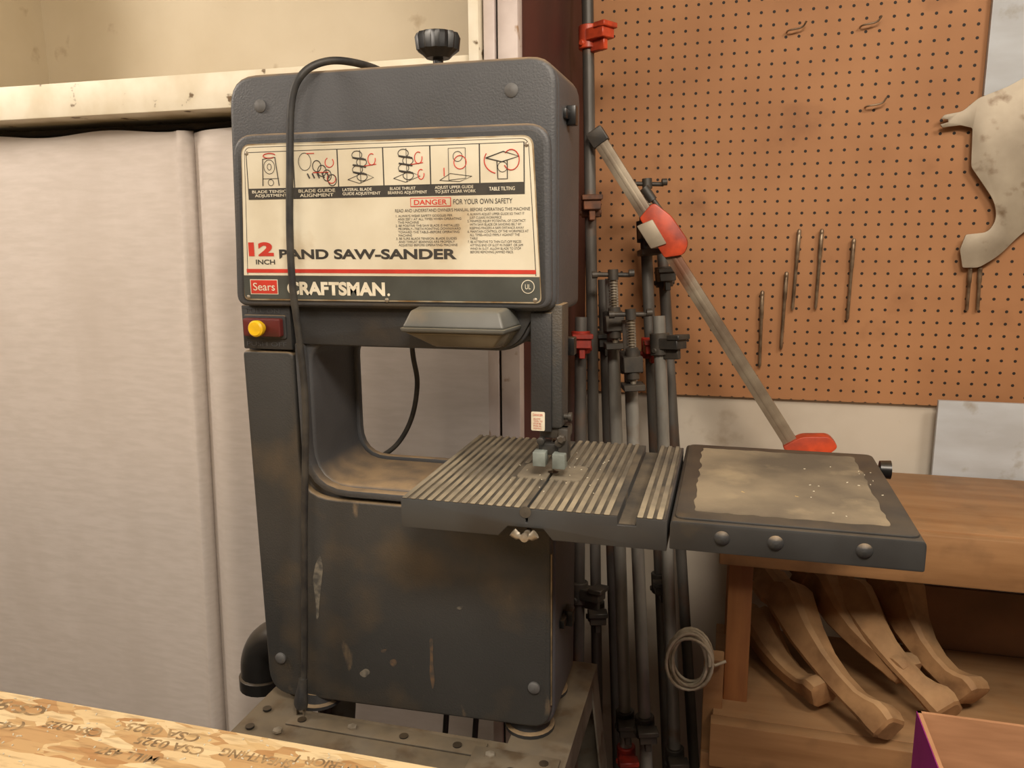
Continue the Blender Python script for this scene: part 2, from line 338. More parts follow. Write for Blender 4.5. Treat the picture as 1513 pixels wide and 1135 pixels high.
def ring(bm,cx,cz,a,b,a0=0,a1=2*PI,r=.0004): seg(bm,[(cx+a*math.cos(a0+(a1-a0)*k/16),cz+b*math.sin(a0+(a1-a0)*k/16)) for k in range(17)],r)
for i in range(6):
    a,b=xs[i]+.0009,xs[i+1]-.0009;cx=(a+b)/2
    box('pictogram_%d'%i,a,b,T-.0001,T+.0002,1.4598,1.5055,M_cream,saw)
    w=(b-a)*(.6 if i==5 else .86);hh=.0045 if i==5 else .0098
    text('caption_%d'%i,capt[i],cx-w/2,1.4525-hh/2,w,hh,T-.0002,M_white,saw,bold=.01)
    if i==0:
        seg(bmb,[(cx-.012,1.463),(cx-.010,1.497),(cx+.008,1.499),(cx+.012,1.463)],.0007);ring(bmb,cx-.001,1.487,.008,.009);ring(bmb,cx-.001,1.487,.003,.004);ring(bmr,cx,1.501,.009,.003,.3,5.5,.0007);seg(bmb,[(cx-.012,1.472),(cx+.012,1.472)]);ring(bmb,cx,1.467,.004,.004)
    elif i==1:
        ring(bmb,cx-.015,1.492,.009,.011);[ring(bmb,cx+.002+.007*k,1.483-.006*k+.003,.006,.007,r=.0006) for k in range(4)]
        for k in range(5): seg(bmb,[(cx-.012+k*.007,1.477),(cx-.009+k*.007,1.471)],.001)
        ring(bmr,cx+.02,1.49,.006,.006,2,7,.0006);ring(bmr,cx+.022,1.470,.006,.006,2,7,.0006);seg(bmr,[(cx-.004,1.478),(cx+.018,1.478)],.0006);seg(bmr,[(cx-.012,1.502),(cx-.001,1.502)],.0006)
    elif i in(2,3):
        for k in range(4): ring(bmb,cx-.004+(k%2)*.006,1.498-.009*k,.007,.0050,r=.0005)
        for k in range(3): seg(bmb,[(cx-.010,1.495-.009*k),(cx+.008,1.492-.009*k)],.0011)
        seg(bmb,[(cx-.018,1.468),(cx-.002,1.463),(cx+.018,1.470),(cx+.004,1.476),(cx-.018,1.468)])
        seg(bmb,[(cx,1.504),(cx,1.463)]);ring(bmr,cx+.016,1.492,.005,.007,1,6.5,.0006);seg(bmr,[(cx+.005,1.484),(cx+.022,1.486)],.0006)
        if i==3: ring(bmr,cx+.019,1.472,.004,.006,1,6.5,.0006)
    elif i==4:
        seg(bmb,[(cx-.008,1.464),(cx-.008,1.502),(cx+.014,1.502),(cx+.014,1.466),(cx-.008,1.464)]);seg(bmb,[(cx-.020,1.464),(cx-.006,1.472),(cx+.022,1.468),(cx+.006,1.462),(cx-.020,1.464)])
        ring(bmb,cx+.004,1.492,.006,.006);ring(bmr,cx+.007,1.485,.008,.008,0,2*PI,.0006);seg(bmr,[(cx-.014,1.479),(cx-.014,1.469)],.0007)
    else:
        seg(bmb,[(cx-.020,1.489),(cx+.002,1.496),(cx+.022,1.490),(cx,1.484),(cx-.020,1.489)],.0007);seg(bmb,[(cx-.006,1.485),(cx-.005,1.464),(cx+.007,1.464),(cx+.007,1.485)],.0007);ring(bmb,cx+.001,1.478,.006,.006)
        ring(bmr,cx+.012,1.486,.010,.012,-2.6,2.4,.0007);ring(bmr,cx-.002,1.486,.020,.016,2.6,4.4,.0007)
addmesh(bmb,'pictogram_lines',M_ink,saw);addmesh(bmr,'pictogram_arrows',M_red,saw)
box('danger_box',-.393,-.339,T,T+.0003,1.4325,1.4435,M_red,saw);box('danger_box_inner',-.392,-.340,T-.0002,T+.0001,1.4335,1.4425,M_cream,saw)
text('danger_word','DANGER',-.388,1.4348,.044,.0064,T-.0004,M_red,saw,bold=.02)
text('safety_line','FOR YOUR OWN SAFETY',-.336,1.4348,.076,.0062,T,M_ink,saw,bold=.005)
text('manual_line',"READ AND UNDERSTAND OWNER'S MANUAL BEFORE OPERATING THIS MACHINE",-.414,1.4262,.176,.0040,T,M_ink,saw)
text('rules_left',"1. ALWAYS WEAR SAFETY GOGGLES PER\n   ANSI Z87.1 AT ALL TIMES WHEN OPERATING\n   THIS MACHINE\n2. BE POSITIVE THE SAW BLADE IS INSTALLED\n   PROPERLY--TEETH POINTING DOWNWARD\n   TOWARD THE TABLE--BEFORE OPERATING\n   MACHINE\n3. BE SURE BLADE TENSION, BLADE GUIDES\n   AND THRUST BEARINGS ARE PROPERLY\n   ADJUSTED BEFORE OPERATING MACHINE",-.414,1.383,.088,.040,T,M_ink,saw)
text('rules_right',"4. ALWAYS ADJUST UPPER GUIDE SO THAT IT\n   JUST CLEARS WORKPIECE\n5. MINIMIZE INJURY POTENTIAL OF CONTACT\n   WITH SAW BLADE OR SANDING BELT BY\n   KEEPING FINGERS A SAFE DISTANCE AWAY\n6. MAINTAIN CONTROL OF THE WORKPIECE AT\n   ALL TIMES--HOLD FIRMLY AGAINST THE\n   TABLE\n7. BE ATTENTIVE TO THIN CUT-OFF PIECES\n   HITTING END OF SLOT IN INSERT, OR JAM\n   WIND IN SLOT. ALLOW BLADE TO STOP\n   BEFORE REMOVING JAMMED PIECE.",-.318,1.374,.078,.050,T,M_ink,saw)
text('size_number','12',-.629,1.3715,.038,.0185,T,M_red,saw,bold=.05)
text('size_unit','INCH',-.619,1.3605,.029,.0065,T,M_ink,saw,bold=.02)
text('title','BAND SAW-SANDER',-.583,1.3675,.250,.0130,T,M_ink,saw,bold=.035)
box('maker_badge',-.630,-.588,T,T+.0003,1.3205,1.3405,M_white,saw);box('maker_badge_inner',-.629,-.589,T-.0002,T+.0001,1.3215,1.3395,M_red,saw)
text('maker_word','Sears',-.6255,1.3255,.033,.0105,T-.0004,M_white,saw,bold=.005)
text('brand_word','CRAFTSMAN',-.574,1.3200,.142,.0180,T,M_white,saw,bold=.045)
lathe('brand_dot',(-.427,T,1.322),(0,-1,0),[(0,.0018),(.0003,.0018)],M_white,saw)
lathe('ul_disc',(-.241,T,1.334),(0,-1,0),[(0,.0085),(.0003,.0085)],M_white,saw);lathe('ul_ring',(-.241,T-.0003,1.334),(0,-1,0),[(0,.0075),(.0003,.0075)],M_band,saw)
text('ul_word','UL',-.2445,1.331,.007,.006,T-.0008,M_white,saw)
for i,(x,z) in enumerate(((-.622,1.505),(-.242,1.503),(-.634,1.3165),(-.232,1.3175),(-.43,1.315))):
    lathe('label_rivet_%d'%i,(x,YL,z),(0,-1,0),[(0,.003),(.001,.0028),(.0018,.0012),(.002,0)],M_zinc,saw,12)
# switch
box('switch_text_pad',-.656,-.580,.973,.985,1.243,1.304,M_sawd,saw,.002)
prism('switch_plate',rrect(-.652,-.586,1.258,1.291,.004),.970,.99,M_sawd,saw,.002)
prism('switch_body',rrect(-.648,-.590,1.262,1.287,.003),.962,.975,M_switch,saw,.002)
lathe('switch_button',(-.620,.963,1.2745),(0,-1,0),[(0,.008),(.006,.008),(.007,.0108),(.014,.0112),(.0165,.009),(.017,0)],M_yel,saw)
text('switch_on_text','PULL ON',-.648,1.2935,.052,.006,.9725,M_saw,saw);text('switch_off_text','PUSH OFF',-.650,1.2475,.062,.006,.9725,M_saw,saw)
# work lamp
def frus(bm,A,B):
    a=[bm.verts.new(p) for p in A];b=[bm.verts.new(p) for p in B];n=len(a)
    bm.faces.new(a);bm.faces.new(list(reversed(b)))
    for i in range(n): bm.faces.new((a[i],b[i],b[(i+1)%n],a[(i+1)%n]))
bm=bmesh.new()
frus(bm,[(-.396,.925,1.284),(-.263,.925,1.284),(-.256,.99,1.284),(-.402,.99,1.284)],[(-.387,.934,1.305),(-.271,.934,1.305),(-.266,.99,1.309),(-.390,.99,1.309)])
addmesh(bm,'lamp_hood',M_lamp,saw,.003,3)
bm=bmesh.new()
frus(bm,[(-.398,.922,1.284),(-.261,.922,1.284),(-.254,.99,1.284),(-.404,.99,1.284)],[(-.396,.924,1.278),(-.263,.924,1.278),(-.256,.99,1.278),(-.402,.99,1.278)])
addmesh(bm,'lamp_rim',M_lamp,saw,.002)
bm=bmesh.new()
frus(bm,[(-.394,.927,1.278),(-.265,.927,1.278),(-.258,.99,1.278),(-.400,.99,1.278)],[(-.358,.940,1.259),(-.281,.940,1.259),(-.276,.99,1.254),(-.362,.99,1.254)])
addmesh(bm,'lamp_lens',M_lens,saw,.003,3)
# blade guide post and guide
prism('guide_post',[(-.242,1.150,.004),(-.203,1.150,.004),(-.203,1.31,0),(-.238,1.31,0),(-.245,1.29,.004)],.985,1.025,M_low,saw,.002)
box('post_front_plate',-.243,-.216,.980,.986,1.146,1.300,M_sawd,saw,.001)
prism('danger_sticker',rrect(-.2425,-.2245,1.147,1.172,.002),.9793,.9802,M_white,saw)
text('sticker_title','DANGER',-.240,1.1665,.013,.003,.9788,M_red,saw)
text('sticker_text','ALLOW\nTOOL TO\nSTOP BE-\nFORE RE-\nMOVING',-.2395,1.149,.012,.015,.9788,M_red,saw)
box('guide_bracket',-.234,-.196,.990,1.02,1.135,1.150,M_iron,saw,.002)
box('guide_arm',-.209,-.195,.985,1.005,1.105,1.150,M_iron,saw,.003)
box('guide_block_l',-.240,-.223,.975,.995,1.100,1.119,M_guide,saw,.001);box('guide_block_r',-.214,-.197,.975,.995,1.098,1.118,M_guide,saw,.001)
box('guide_carrier',-.236,-.200,.990,1.015,1.112,1.128,M_iron,saw,.002)
for i,(x,z) in enumerate(((-.231,1.132),(-.207,1.131))): lathe('guide_screw_%d'%i,(x,.992,z),(0,-1,0),[(0,.005),(.010,.005),(.011,.003)],M_iron,saw)
lathe('guide_bolt',(-.203,.985,1.137),(0,-1,0),[(0,.006),(.006,.006),(.008,.004)],M_iron,saw,6)
lathe('post_clamp_knob',(-.203,1.0,1.163),(1,0,0),[(0,.004),(.006,.004),(.006,.006),(.010,.006)],M_iron,saw,12)
box('saw_blade',-.2193,-.2185,.999,1.009,1.06,1.25,M_zinc,saw)
# table
tp=[(-.377,1.047),(-.254,1.047),(-.242,1.060),(-.199,1.060),(-.188,1.047),(-.0575,1.047),(-.0575,1.083),(-.092,1.083),(-.092,1.073),(-.113,1.073),(-.113,1.083),(-.2176,1.083),(-.2176,1.066),(-.2204,1.066),(-.2204,1.083),(-.377,1.083)]
prism('saw_table',tp,.86,1.175,M_tabled,saw,.0008)
box('table_dust_l',-.374,-.2208,.863,1.172,1.082,1.0834,M_ridge,saw);box('table_dust_r',-.2172,-.1135,.863,1.172,1.082,1.0834,M_ridge,saw)
box('table_dust_far',-.0915,-.060,.863,1.172,1.082,1.0834,M_ridge,saw);box('slot_dust',-.112,-.093,.865,1.172,1.0725,1.0735,M_ridge,saw)
bm=bmesh.new()
def ridge(x0,x1,ya,yb): bm_box(bm,x0,x1,ya,yb,1.083,1.0853)
P_=.01085;W_=.0064
for side,(xa,cnt) in enumerate(((-.3755,14),(-.2155,9))):
    for k in range(cnt):
        x=xa+k*P_;x1=x+W_
        if x1>-.262 and x<-.176:
            ridge(x,x1,.8605,.972);ridge(x,x1,1.040,1.174)
        else: ridge(x,x1,.8605,1.174)
for x in(-.0910,-.0802,-.0694): ridge(x,x+W_,.8605,1.174)
addmesh(bm,'table_ridges',M_tabtop,saw,.0009,1)
prism('table_insert',[(-.262,.972,.01),(-.2212,.972),(-.2212,1.0),(-.2168,1.0),(-.2168,.972),(-.176,.972,.01),(-.176,1.040,.012),(-.262,1.040,.012)],1.0825,1.0850,M_tabtop,saw,axis='Z')
lathe('insert_hole',(-.2188,1.004,1.0847),(0,0,1),[(0,.007),(.0006,.007)],M_black,saw)
lathe('table_front_pin',(-.2205,.8605,1.079),(0,-1,0),[(0,.007),(.0012,.007),(.0012,.004),(.002,.0)],M_ridge,saw)
lathe('wing_bolt',(-.219,.872,1.052),(0,-1,0),[(0,.004),(.02,.004),(.021,.005),(.025,.005),(.026,0)],M_zinc,saw)
for s in(-1,1):
    bm=bmesh.new();bm_loft(bm,cr([(-.219+s*.003,.850,1.051),(-.219+s*.009,.849,1.054),(-.219+s*.014,.848,1.058)],4),[(.003,.003)]*3+[(.0035,.005)]*3+[(.003,.0055)]*3,10);addmesh(bm,'wing_%d'%(s+1),M_zinc,saw)
prism('trunnion',[(-.27,1.020,0),(-.17,1.020,0),(-.17,1.048,0),(-.27,1.048,0)],.95,1.12,M_sawd,saw,.003)
# extension table
prism('extension_table',[(-.0545,1.050,.002),(.206,1.050,.003),(.206,1.080,.004),(.203,1.084,.003),(-.052,1.084,.003),(-.0545,1.080,.002)],.86,1.19,M_ext,saw,.002)
prism('extension_rim',rrect(-.050,.202,.866,1.186,.012),1.083,1.0868,M_ext,saw,.0015,axis='Z')
sp=[];rs=random.Random(9)
base=rrect(-.030,.176,.889,1.166,.014)
for i in range(4):
    a=base[i];b=base[(i+1)%4];sp.append(a)
    for k in range(1,22):
        t=k/22;j=rs.uniform(-.0022,.0022);sp.append((a[0]+(b[0]-a[0])*t+(j if a[0]==b[0] else 0),a[1]+(b[1]-a[1])*t+(j if a[1]==b[1] else 0),.004))
prism('sanding_plate',sp,1.0862,1.0872,M_sand,saw,0,axis='Z')
for i,x in enumerate((.002,.058,.147)): lathe('carriage_bolt_%d'%i,(x,.861,1.068),(0,-1,0),[(0,.0085),(.0015,.0085),(.004,.0065),(.0055,.003),(.006,0)],M_sawd,saw)
lathe('extension_knob',(.204,1.165,1.072),(1,0,0),[(0,.005),(.006,.005),(.006,.012),(.02,.013),(.021,0)],M_black,saw)
box('extension_support',-.19,.15,.98,1.02,1.02,1.052,M_sawd,saw,.002)
bm=bmesh.new();rs=random.Random(3)
for k in range(45):
    x=rs.choice([rs.uniform(.10,.19),rs.uniform(-.27,-.15)]);y=rs.uniform(.90,1.12);l=rs.uniform(.0005,.0014);z=1.0872 if x>0 else 1.0854
    bm_box(bm,-l,l,-.0004,.0004,z,z+.0008,Matrix.Translation((x,y,0))@Matrix.Rotation(rs.uniform(0,PI),4,'Z'))
addmesh(bm,'wood_chips',M_cream,saw)
# power cord & plug
pc=[(-.470,1.12,1.60),(-.470,1.07,1.616),(-.484,1.01,1.619),(-.506,.972,1.615),(-.530,.953,1.598),(-.545,.948,1.563),(-.551,.945,1.482),(-.556,.944,1.40),(-.557,.945,1.33),(-.556,.952,1.264),(-.556,.958,1.173),(-.564,.960,1.07),(-.571,.960,.979),(-.578,.960,.86),(-.583,.958,.771),(-.584,.955,.752)]
tube('power_cord',pc,.0048,M_cord,saw,sm=8,n=12)
bm=bmesh.new();bm_loft(bm,cr([(-.584,.955,.757),(-.585,.954,.745),(-.586,.952,.735),(-.587,.950,.722),(-.588,.950,.716)],1),[(.006,.006),(.007,.007),(.010,.008),(.013,.009),(.012,.009)],16,3);addmesh(bm,'plug_body',M_cord,saw)
for i,dx in enumerate((-.006,.006)): box('plug_prong_%d'%i,-.588+dx-.0008,-.588+dx+.0008,.946,.953,.7005,.717,M_zinc,saw)
tube('rear_cord',[(-.474,1.14,1.29),(-.477,1.155,1.216),(-.473,1.16,1.166),(-.484,1.158,1.109),(-.508,1.15,1.066),(-.545,1.143,1.04),(-.575,1.143,1.03),(-.62,1.15,1.02)],.004,M_cord,saw,sm=8)
# glue smears and rust runs on lower door
bm=bmesh.new()
def smear(pts,y=.9757):
    P=rpoly([(a,b,.006) for a,b in pts],4);v=[bm.verts.new((p.x,y,p.y)) for p in P];bm.faces.new(v)
smear([(-.571,.905),(-.565,.930),(-.556,.945),(-.553,.925),(-.558,.895),(-.563,.865),(-.565,.845),(-.569,.842),(-.568,.87)])
smear([(-.505,.765),(-.492,.776),(-.484,.770),(-.496,.758)])
smear([(-.352,.888),(-.338,.893),(-.344,.884)])
addmesh(bm,'glue_smears',mat('glue_smear',(116,110,98),(72,70,66),rough=.7,scale=90,lo=.4,hi=.6),saw)
bm=bmesh.new()
smear([(-.392,.835),(-.386,.838),(-.387,.80),(-.385,.77),(-.389,.755),(-.393,.78),(-.391,.81)])
smear([(-.456,.792),(-.446,.798),(-.441,.790),(-.450,.782)])
smear([(-.47,.806),(-.456,.812),(-.462,.802)])
addmesh(bm,'rust_run',mat('rust_run',(100,78,56),(66,60,54),rough=.8,scale=90,lo=.35,hi=.6),saw)
# dust chute elbow
bm=bmesh.new();P=cr([(-.63,1.09,.742),(-.69,1.085,.738),(-.722,1.085,.722),(-.735,1.083,.695),(-.736,1.083,.665)],6);bm_loft(bm,P,[.037]*len(P),24)
addmesh(bm,'dust_chute_elbow',M_black,saw)
lathe('dust_chute_collar',(-.736,1.083,.672),(0,0,-1),[(0,.038),(.002,.041),(.022,.041),(.024,.036),(.024,.0)],M_black,saw)
for i,(x,y) in enumerate(((-.585,1.0),(-.255,1.015),(-.585,1.11),(-.255,1.11))):
    lathe('foot_%d'%i,(x,y,.6985),(0,0,1),[(0,.036),(.005,.036),(.007,.030),(.02,.026)],M_sawd,saw)

# ------------------------------------------------------------ saw stand
st=empty('saw_stand')
bm=bmesh.new()
Z=.698;t=.003
bm_box(bm,-.665,-.19,.885,.965,Z-t,Z);bm_box(bm,-.665,-.19,1.13,1.20,Z-t,Z)
bm_box(bm,-.665,-.58,.965,1.13,Z-t,Z);bm_box(bm,-.275,-.19,.965,1.13,Z-t,Z)
bm_box(bm,-.668,-.187,.882,.885,Z-.05,Z);bm_box(bm,-.668,-.187,1.20,1.203,Z-.05,Z)
bm_box(bm,-.668,-.665,.885,1.20,Z-.05,Z);bm_box(bm,-.19,-.187,.885,1.20,Z-.05,Z)
addmesh(bm,'stand_top_frame',M_stand,st)
box('stand_front_strip',-.60,-.30,.925,.955,Z,Z+.003,M_stand,st,.001)
box('stand_plate_right',-.315,-.195,.892,.945,Z,Z+.004,M_stand,st,.001)
for i,(x,y) in enumerate(((-.645,.905),(-.60,.905),(-.645,.95),(-.58,.938),(-.50,.939),(-.42,.939),(-.34,.939),(-.29,.93),(-.255,.905),(-.215,.93),(-.215,.905),(-.63,1.0))):
    if i%3==1: lathe('stand_bolt_%d'%i,(x,y,Z+.003),(0,0,1),[(0,.007),(.003,.007),(.004,0)],M_zinc,st,6)
    else: lathe('stand_hole_%d'%i,(x,y,Z+.0022),(0,0,1),[(0,.0065),(.0024,.0065)],M_black,st,14)
def quad_leg(name,top,bot,w):
    bm=bmesh.new();t0=Vector(top);b0=Vector(bot);sx=1 if b0.x>t0.x else -1;sy=1 if b0.y>t0.y else -1
    for d in(Vector((-sx*w,0,0)),Vector((0,-sy*w,0))):
        th=Vector((0,-sy*.003,0)) if d.x else Vector((-sx*.003,0,0))
        vs=[bm.verts.new(p) for p in(t0,t0+d,b0+d,b0,t0+th,t0+d+th,b0+d+th,b0+th)]
        for f in((0,1,2,3),(4,7,6,5),(0,4,5,1),(1,5,6,2),(2,6,7,3),(3,7,4,0)): bm.faces.new([vs[i] for i in f])
    addmesh(bm,name,M_stand,st)
for i,(a,b) in enumerate((((-.667,.883),(-.74,.80)),((-.188,.883),(-.115,.80)),((-.667,1.202),(-.74,1.22)),((-.188,1.202),(-.115,1.22)))):
    quad_leg('stand_leg_%d'%i,(a[0],a[1],Z-.003),(b[0],b[1],0),.05)
for i,(x,y) in enumerate(((-.45,1.16),(-.40,1.17))): tube('stand_brace_%d'%i,[(x+.02,y,Z-.002),(x-.01,y-.02,.25)],.005,M_black,st)

# ------------------------------------------------------------ OSB workbench in the foreground
ob_=empty('osb_workbench')
box('bench_sheet',-1.75,-.12,.02,.737,.802,.82,M_osb,ob_,.001)
for i,y in enumerate((.06,.66)): box('bench_rail_%d'%i,-1.70,-.16,y,y+.038,.712,.802,M_wood,ob_,.003)
for i,(x,y) in enumerate(((-1.66,.10),(-.26,.10),(-1.66,.57),(-.26,.57))): box('bench_leg_%d'%i,x,x+.089,y,y+.089,0,.802,M_wood,ob_,.003)
for i,(s,x,y,w,h) in enumerate((('CSA 0325',-.58,.722,.10,.015),('CSA 0325',-.56,.702,.09,.014),('CS-931',-.80,.722,.10,.020),('SHEATHING',-.45,.708,.09,.014),('CSA 0325',-.70,.700,.08,.013),('EXTERIOR 1',-.36,.718,.09,.013),('(4-831',-.80,.690,.09,.018),('MILL 437',-.60,.675,.08,.013),('-CS-931-',-.88,.664,.11,.020),('CSA',-.42,.690,.04,.014))):
    Mx=Matrix.Translation((x,y,.8203))@Matrix.Rotation(PI,4,'Z')
    text('stamp_%d'%i,s,0,0,w,h,0,M_flex,ob_,M=Mx,bold=.02)
bm=bmesh.new()
for k in range(240):
    x=random.uniform(-1.0,-.35);y=random.uniform(.55,.735);a=random.uniform(0,PI);l=random.uniform(.0006,.002)
    bm_box(bm,-l,l,-.0006,.0006,.820,.8212,Matrix.Translation((x,y,0))@Matrix.Rotation(a,4,'Z'))
addmesh(bm,'sawdust_chips',M_cream,ob_)

# ------------------------------------------------------------ wooden workbench on the right
wb=empty('wooden_workbench')
box('bench_top',.0,1.5,1.45,1.795,.868,.89,M_wood,wb,.002)
box('bench_fascia',.0,1.5,1.435,1.473,.795,.885,M_wood,wb,.003)
for i,(x,y) in enumerate(((.018,1.475),(.018,1.74),(1.40,1.475),(1.40,1.74))): box('bench_leg_%d'%i,x,x+.045,y,y+.045,0,.868,M_woodd,wb,.003)
box('lower_shelf',.0,1.46,1.42,1.79,.478,.50,M_wood,wb,.002)
box('lower_rail',-.004,1.46,1.39,1.42,.41,.50,M_wood,wb,.003)
box('leg_block',-.02,.017,1.44,1.48,.40,.60,M_wood,wb,.003)
box('leg_block_low',-.02,.06,1.43,1.474,.30,.41,M_wood,wb,.003)

def cabriole(foot,top,roll=0,k_=1.0):
    f=Vector(foot);t=Vector(top);d=t-f;L=d.length;d.normalize()
    up=Vector((0,0,1));side=d.cross(up).normalized();w=side.cross(d).normalized()
    w=(w*math.cos(roll)+side*math.sin(roll)).normalized();s2=d.cross(w)
    pr=[(0,.014,.020),(.01,.014,.025),(.05,.014,.028),(.09,.012,.027),(.13,.004,.022),(.18,-.003,.019),(.28,-.008,.0195),(.40,-.009,.0225),(.54,-.004,.029),(.66,.006,.035),(.74,.013,.039),(.79,.012,.037),(.815,.003,.033),(.82,0,.032),(.915,0,.032),(.917,0,.022),(1.0,0,.022)]
    bm=bmesh.new();rings=[];
    # square section with chamfered corners
    ch=.30;sq=[(1,-1+ch),(1,1-ch),(1-ch,1),(-1+ch,1),(-1,1-ch),(-1,-1+ch),(-1+ch,-1),(1-ch,-1)]
    for s,o,r in pr:
        r*=k_;c=f+d*(L*s)+(w+s2).normalized()*o*k_
        rings.append([bm.verts.new(c+w*x*r+s2*y*r) for x,y in sq])
    n=8
    for i in range(len(rings)-1):
        for k in range(n): bm.faces.new((rings[i][k],rings[i][(k+1)%n],rings[i+1][(k+1)%n],rings[i+1][k]))
    bm.faces.new(rings[0]);bm.faces.new(rings[-1])
    addmesh(bm,'cabriole_table_leg',M_cab_leg,None,ang=30)
cabriole((.288,1.375,.537),(.085,1.72,.675),.5,1.0)
cabriole((.345,1.52,.565),(.165,1.755,.685),.1,1.0)
cabriole((.400,1.45,.545),(.225,1.735,.680),.9,1.0)
cabriole((.455,1.52,.538),(.320,1.745,.690),.3,1.05)
cabriole((.195,1.46,.534),(.050,1.74,.560),-.3,.95)

box('laminate_board',.428,1.15,1.803,1.815,.50,1.048,M_blue,bevel=.001)
box('hardboard_sheet',.44,1.20,1.818,1.830,.0,.62,M_brown)
box('hardboard_offcut',.36,1.10,1.794,1.802,.50,.64,M_brown)
box('painted_sheet',.462,1.1,1.822,1.834,1.655,2.40,M_blue)

# cardboard box
cb=empty('cardboard_box')
X0,X1,Y0,Y1,Zt=.270,.64,.74,1.10,.752;th=.005
box('box_left',X0,X0+th,Y0,Y1,0,Zt,M_card,cb);box('box_left_print',X0-.0008,X0,Y0,Y1,0,Zt-.001,M_purple,cb)
box('box_right',X1-th,X1,Y0,Y1,0,Zt,M_card,cb);box('box_back',X0,X1,Y1-th,Y1,0,Zt,M_card,cb)
box('box_front',X0,X1,Y0,Y0+th,0,Zt,M_card,cb);box('box_bottom',X0,X1,Y0,Y1,0,th,M_card,cb)
box('box_back_print',X0,X1,Y1,Y1+.0008,0,Zt-.001,M_purple,cb)

# ------------------------------------------------------------ steel plate and rods hung on pegboard
bm=bmesh.new()
pl=[(.62,1.722),(.528,1.684,.01),(.500,1.668,.01),(.452,1.650,.006),(.425,1.626,.006),(.394,1.621,.002),(.388,1.614),(.401,1.612),(.402,1.607),(.388,1.603),(.392,1.597),(.424,1.600),(.446,1.594,.004),(.450,1.520,.006),(.470,1.492,.015),(.498,1.452,.02),(.505,1.418,.02),(.492,1.392,.012),(.452,1.388,.004),(.444,1.358,.003),(.452,1.322,.003),(.481,1.322,.008),(.515,1.345,.02),(.555,1.395,.03),(.62,1.44)]
bm_prism(bm,pl,1.816,1.820);addmesh(bm,'steel_guard_plate',M_plate,None,.0005)
for i,(a,b,c,d) in enumerate(((67,1271,69,1100),(136,1402,131,1228),(181,1402,178,1231),(115,1312,112,1142),(245,1382,243,1208),(469,1323,470,1233),(487,1323,490,1234))):
    tp_=Vector((a/1000,1.828,b/1000));bt=Vector((c/1000,1.828,d/1000))
    bm=bmesh.new();m_=tp_.lerp(bt,.35)
    bm_loft(bm,[tp_,tp_.lerp(bt,.02),m_,m_.lerp(bt,.02),bt.lerp(m_,.05),bt],[.002,.0045,.0045,.0036,.0034,.001],10)
    bm_loft(bm,[tp_.lerp(bt,.05)+Vector((0,.01,0)),tp_.lerp(bt,.05)+Vector((0,-.007,0))],[.002,.002],8)
    addmesh(bm,'steel_punch_rod',M_rod,None)
for x,z in((.09,1.80),(.23,1.80),(.25,1.645)):
    tube('peg_hook',[(x,1.838,z),(x+.004,1.822,z),(x+.028,1.820,z+.004),(x+.036,1.815,z+.014)],.0018,M_rod,sm=5)

# ------------------------------------------------------------ clamps
def frame(p,d,face=(0,-1,0)):
    z=Vector(d).normalized();y=-Vector(face);y=(y-z*y.dot(z)).normalized();x=y.cross(z)
    return Matrix(((x.x,y.x,z.x,p[0]),(x.y,y.y,z.y,p[1]),(x.z,y.z,z.z,p[2]),(0,0,0,1)))
def bm_cyl(bm,M,p0,p1,r,n=14):
    bm_loft(bm,[M@Vector(p0),M@Vector(p1)],[r,r],n)
def pipe_clamp(bottom,top,r,pm,heads):
    e=empty('pipe_clamp');b=Vector(bottom);t=Vector(top);d=(t-b)
    tube('pipe',[b,t],r,pm,e,n=16)
    for j,(s,kind,hm,fc) in enumerate(heads):
        M=frame(b+d*s,d,fc)
        bm=bmesh.new()
        bm_cyl(bm,M,(0,0,-.022),(0,0,.022),r+.007,18)
        if kind=='jaw':
            bm_box(bm,-.017,.017,-.052,-.008,-.010,.012,M);bm_box(bm,-.020,.020,-.058,-.030,.008,.018,M);bm_box(bm,-.006,.006,-.045,-.01,-.03,.0,M)
            bm_cyl(bm,M,(-.022,0,-.012),(.022,0,-.012),.006,10)
        else:
            bm_box(bm,-.018,.018,-.050,-.006,-.016,.014,M)
            bm_cyl(bm,M,(0,-.036,-.03),(0,-.036,.03),.012,14)
            bm_box(bm,-.020,.020,-.058,.0,-.050,-.038,M)
        addmesh(bm,'clamp_head_%d'%j,hm,e,.0015,1)
        if kind=='screw':
            bm=bmesh.new();bm_cyl(bm,M,(0,-.036,-.05),(0,-.036,.085),.0055,10)
            for k in range(9): bm_cyl(bm,M,(0,-.036,.034+k*.0052),(0,-.036,.0364+k*.0052),.0088,12)
            addmesh(bm,'clamp_screw_%d'%j,M_zinc,e)
            bm=bmesh.new();bm_cyl(bm,M,(0,-.036,.082),(0,-.036,.102),.010,12);bm_cyl(bm,M,(-.034,-.036,.094),(.034,-.030,.090),.0045,10)
            for sx in(-1,1): bm_cyl(bm,M,(sx*.030,-.036,.0935),(sx*.040,-.036,.0935),.007,10)
            addmesh(bm,'clamp_handle_%d'%j,M_iron,e)
    return e
FR=(.25,-1,0)
pipe_clamp((-.232,1.56,0),(-.294,1.64,2.0),.0115,M_steeld,[(.885,'jaw',M_orange,(.8,-.5,0)),(.725,'jaw',M_rust,FR),(.30,'jaw',M_iron,FR)])
pipe_clamp((-.262,1.44,0),(-.282,1.55,1.235),.012,M_steeld,[(.96,'jaw',M_redi,FR),(.55,'jaw',M_iron,(1,-.3,0))])
pipe_clamp((-.155,1.50,0),(-.226,1.57,1.31),.0125,M_steel,[(.935,'screw',M_iron,FR),(.24,'jaw',M_redi,FR),(.30,'jaw',M_iron,FR)])
pipe_clamp((-.195,1.63,0),(-.262,1.70,1.30),.0115,M_steeld,[(.90,'jaw',M_iron,FR)])
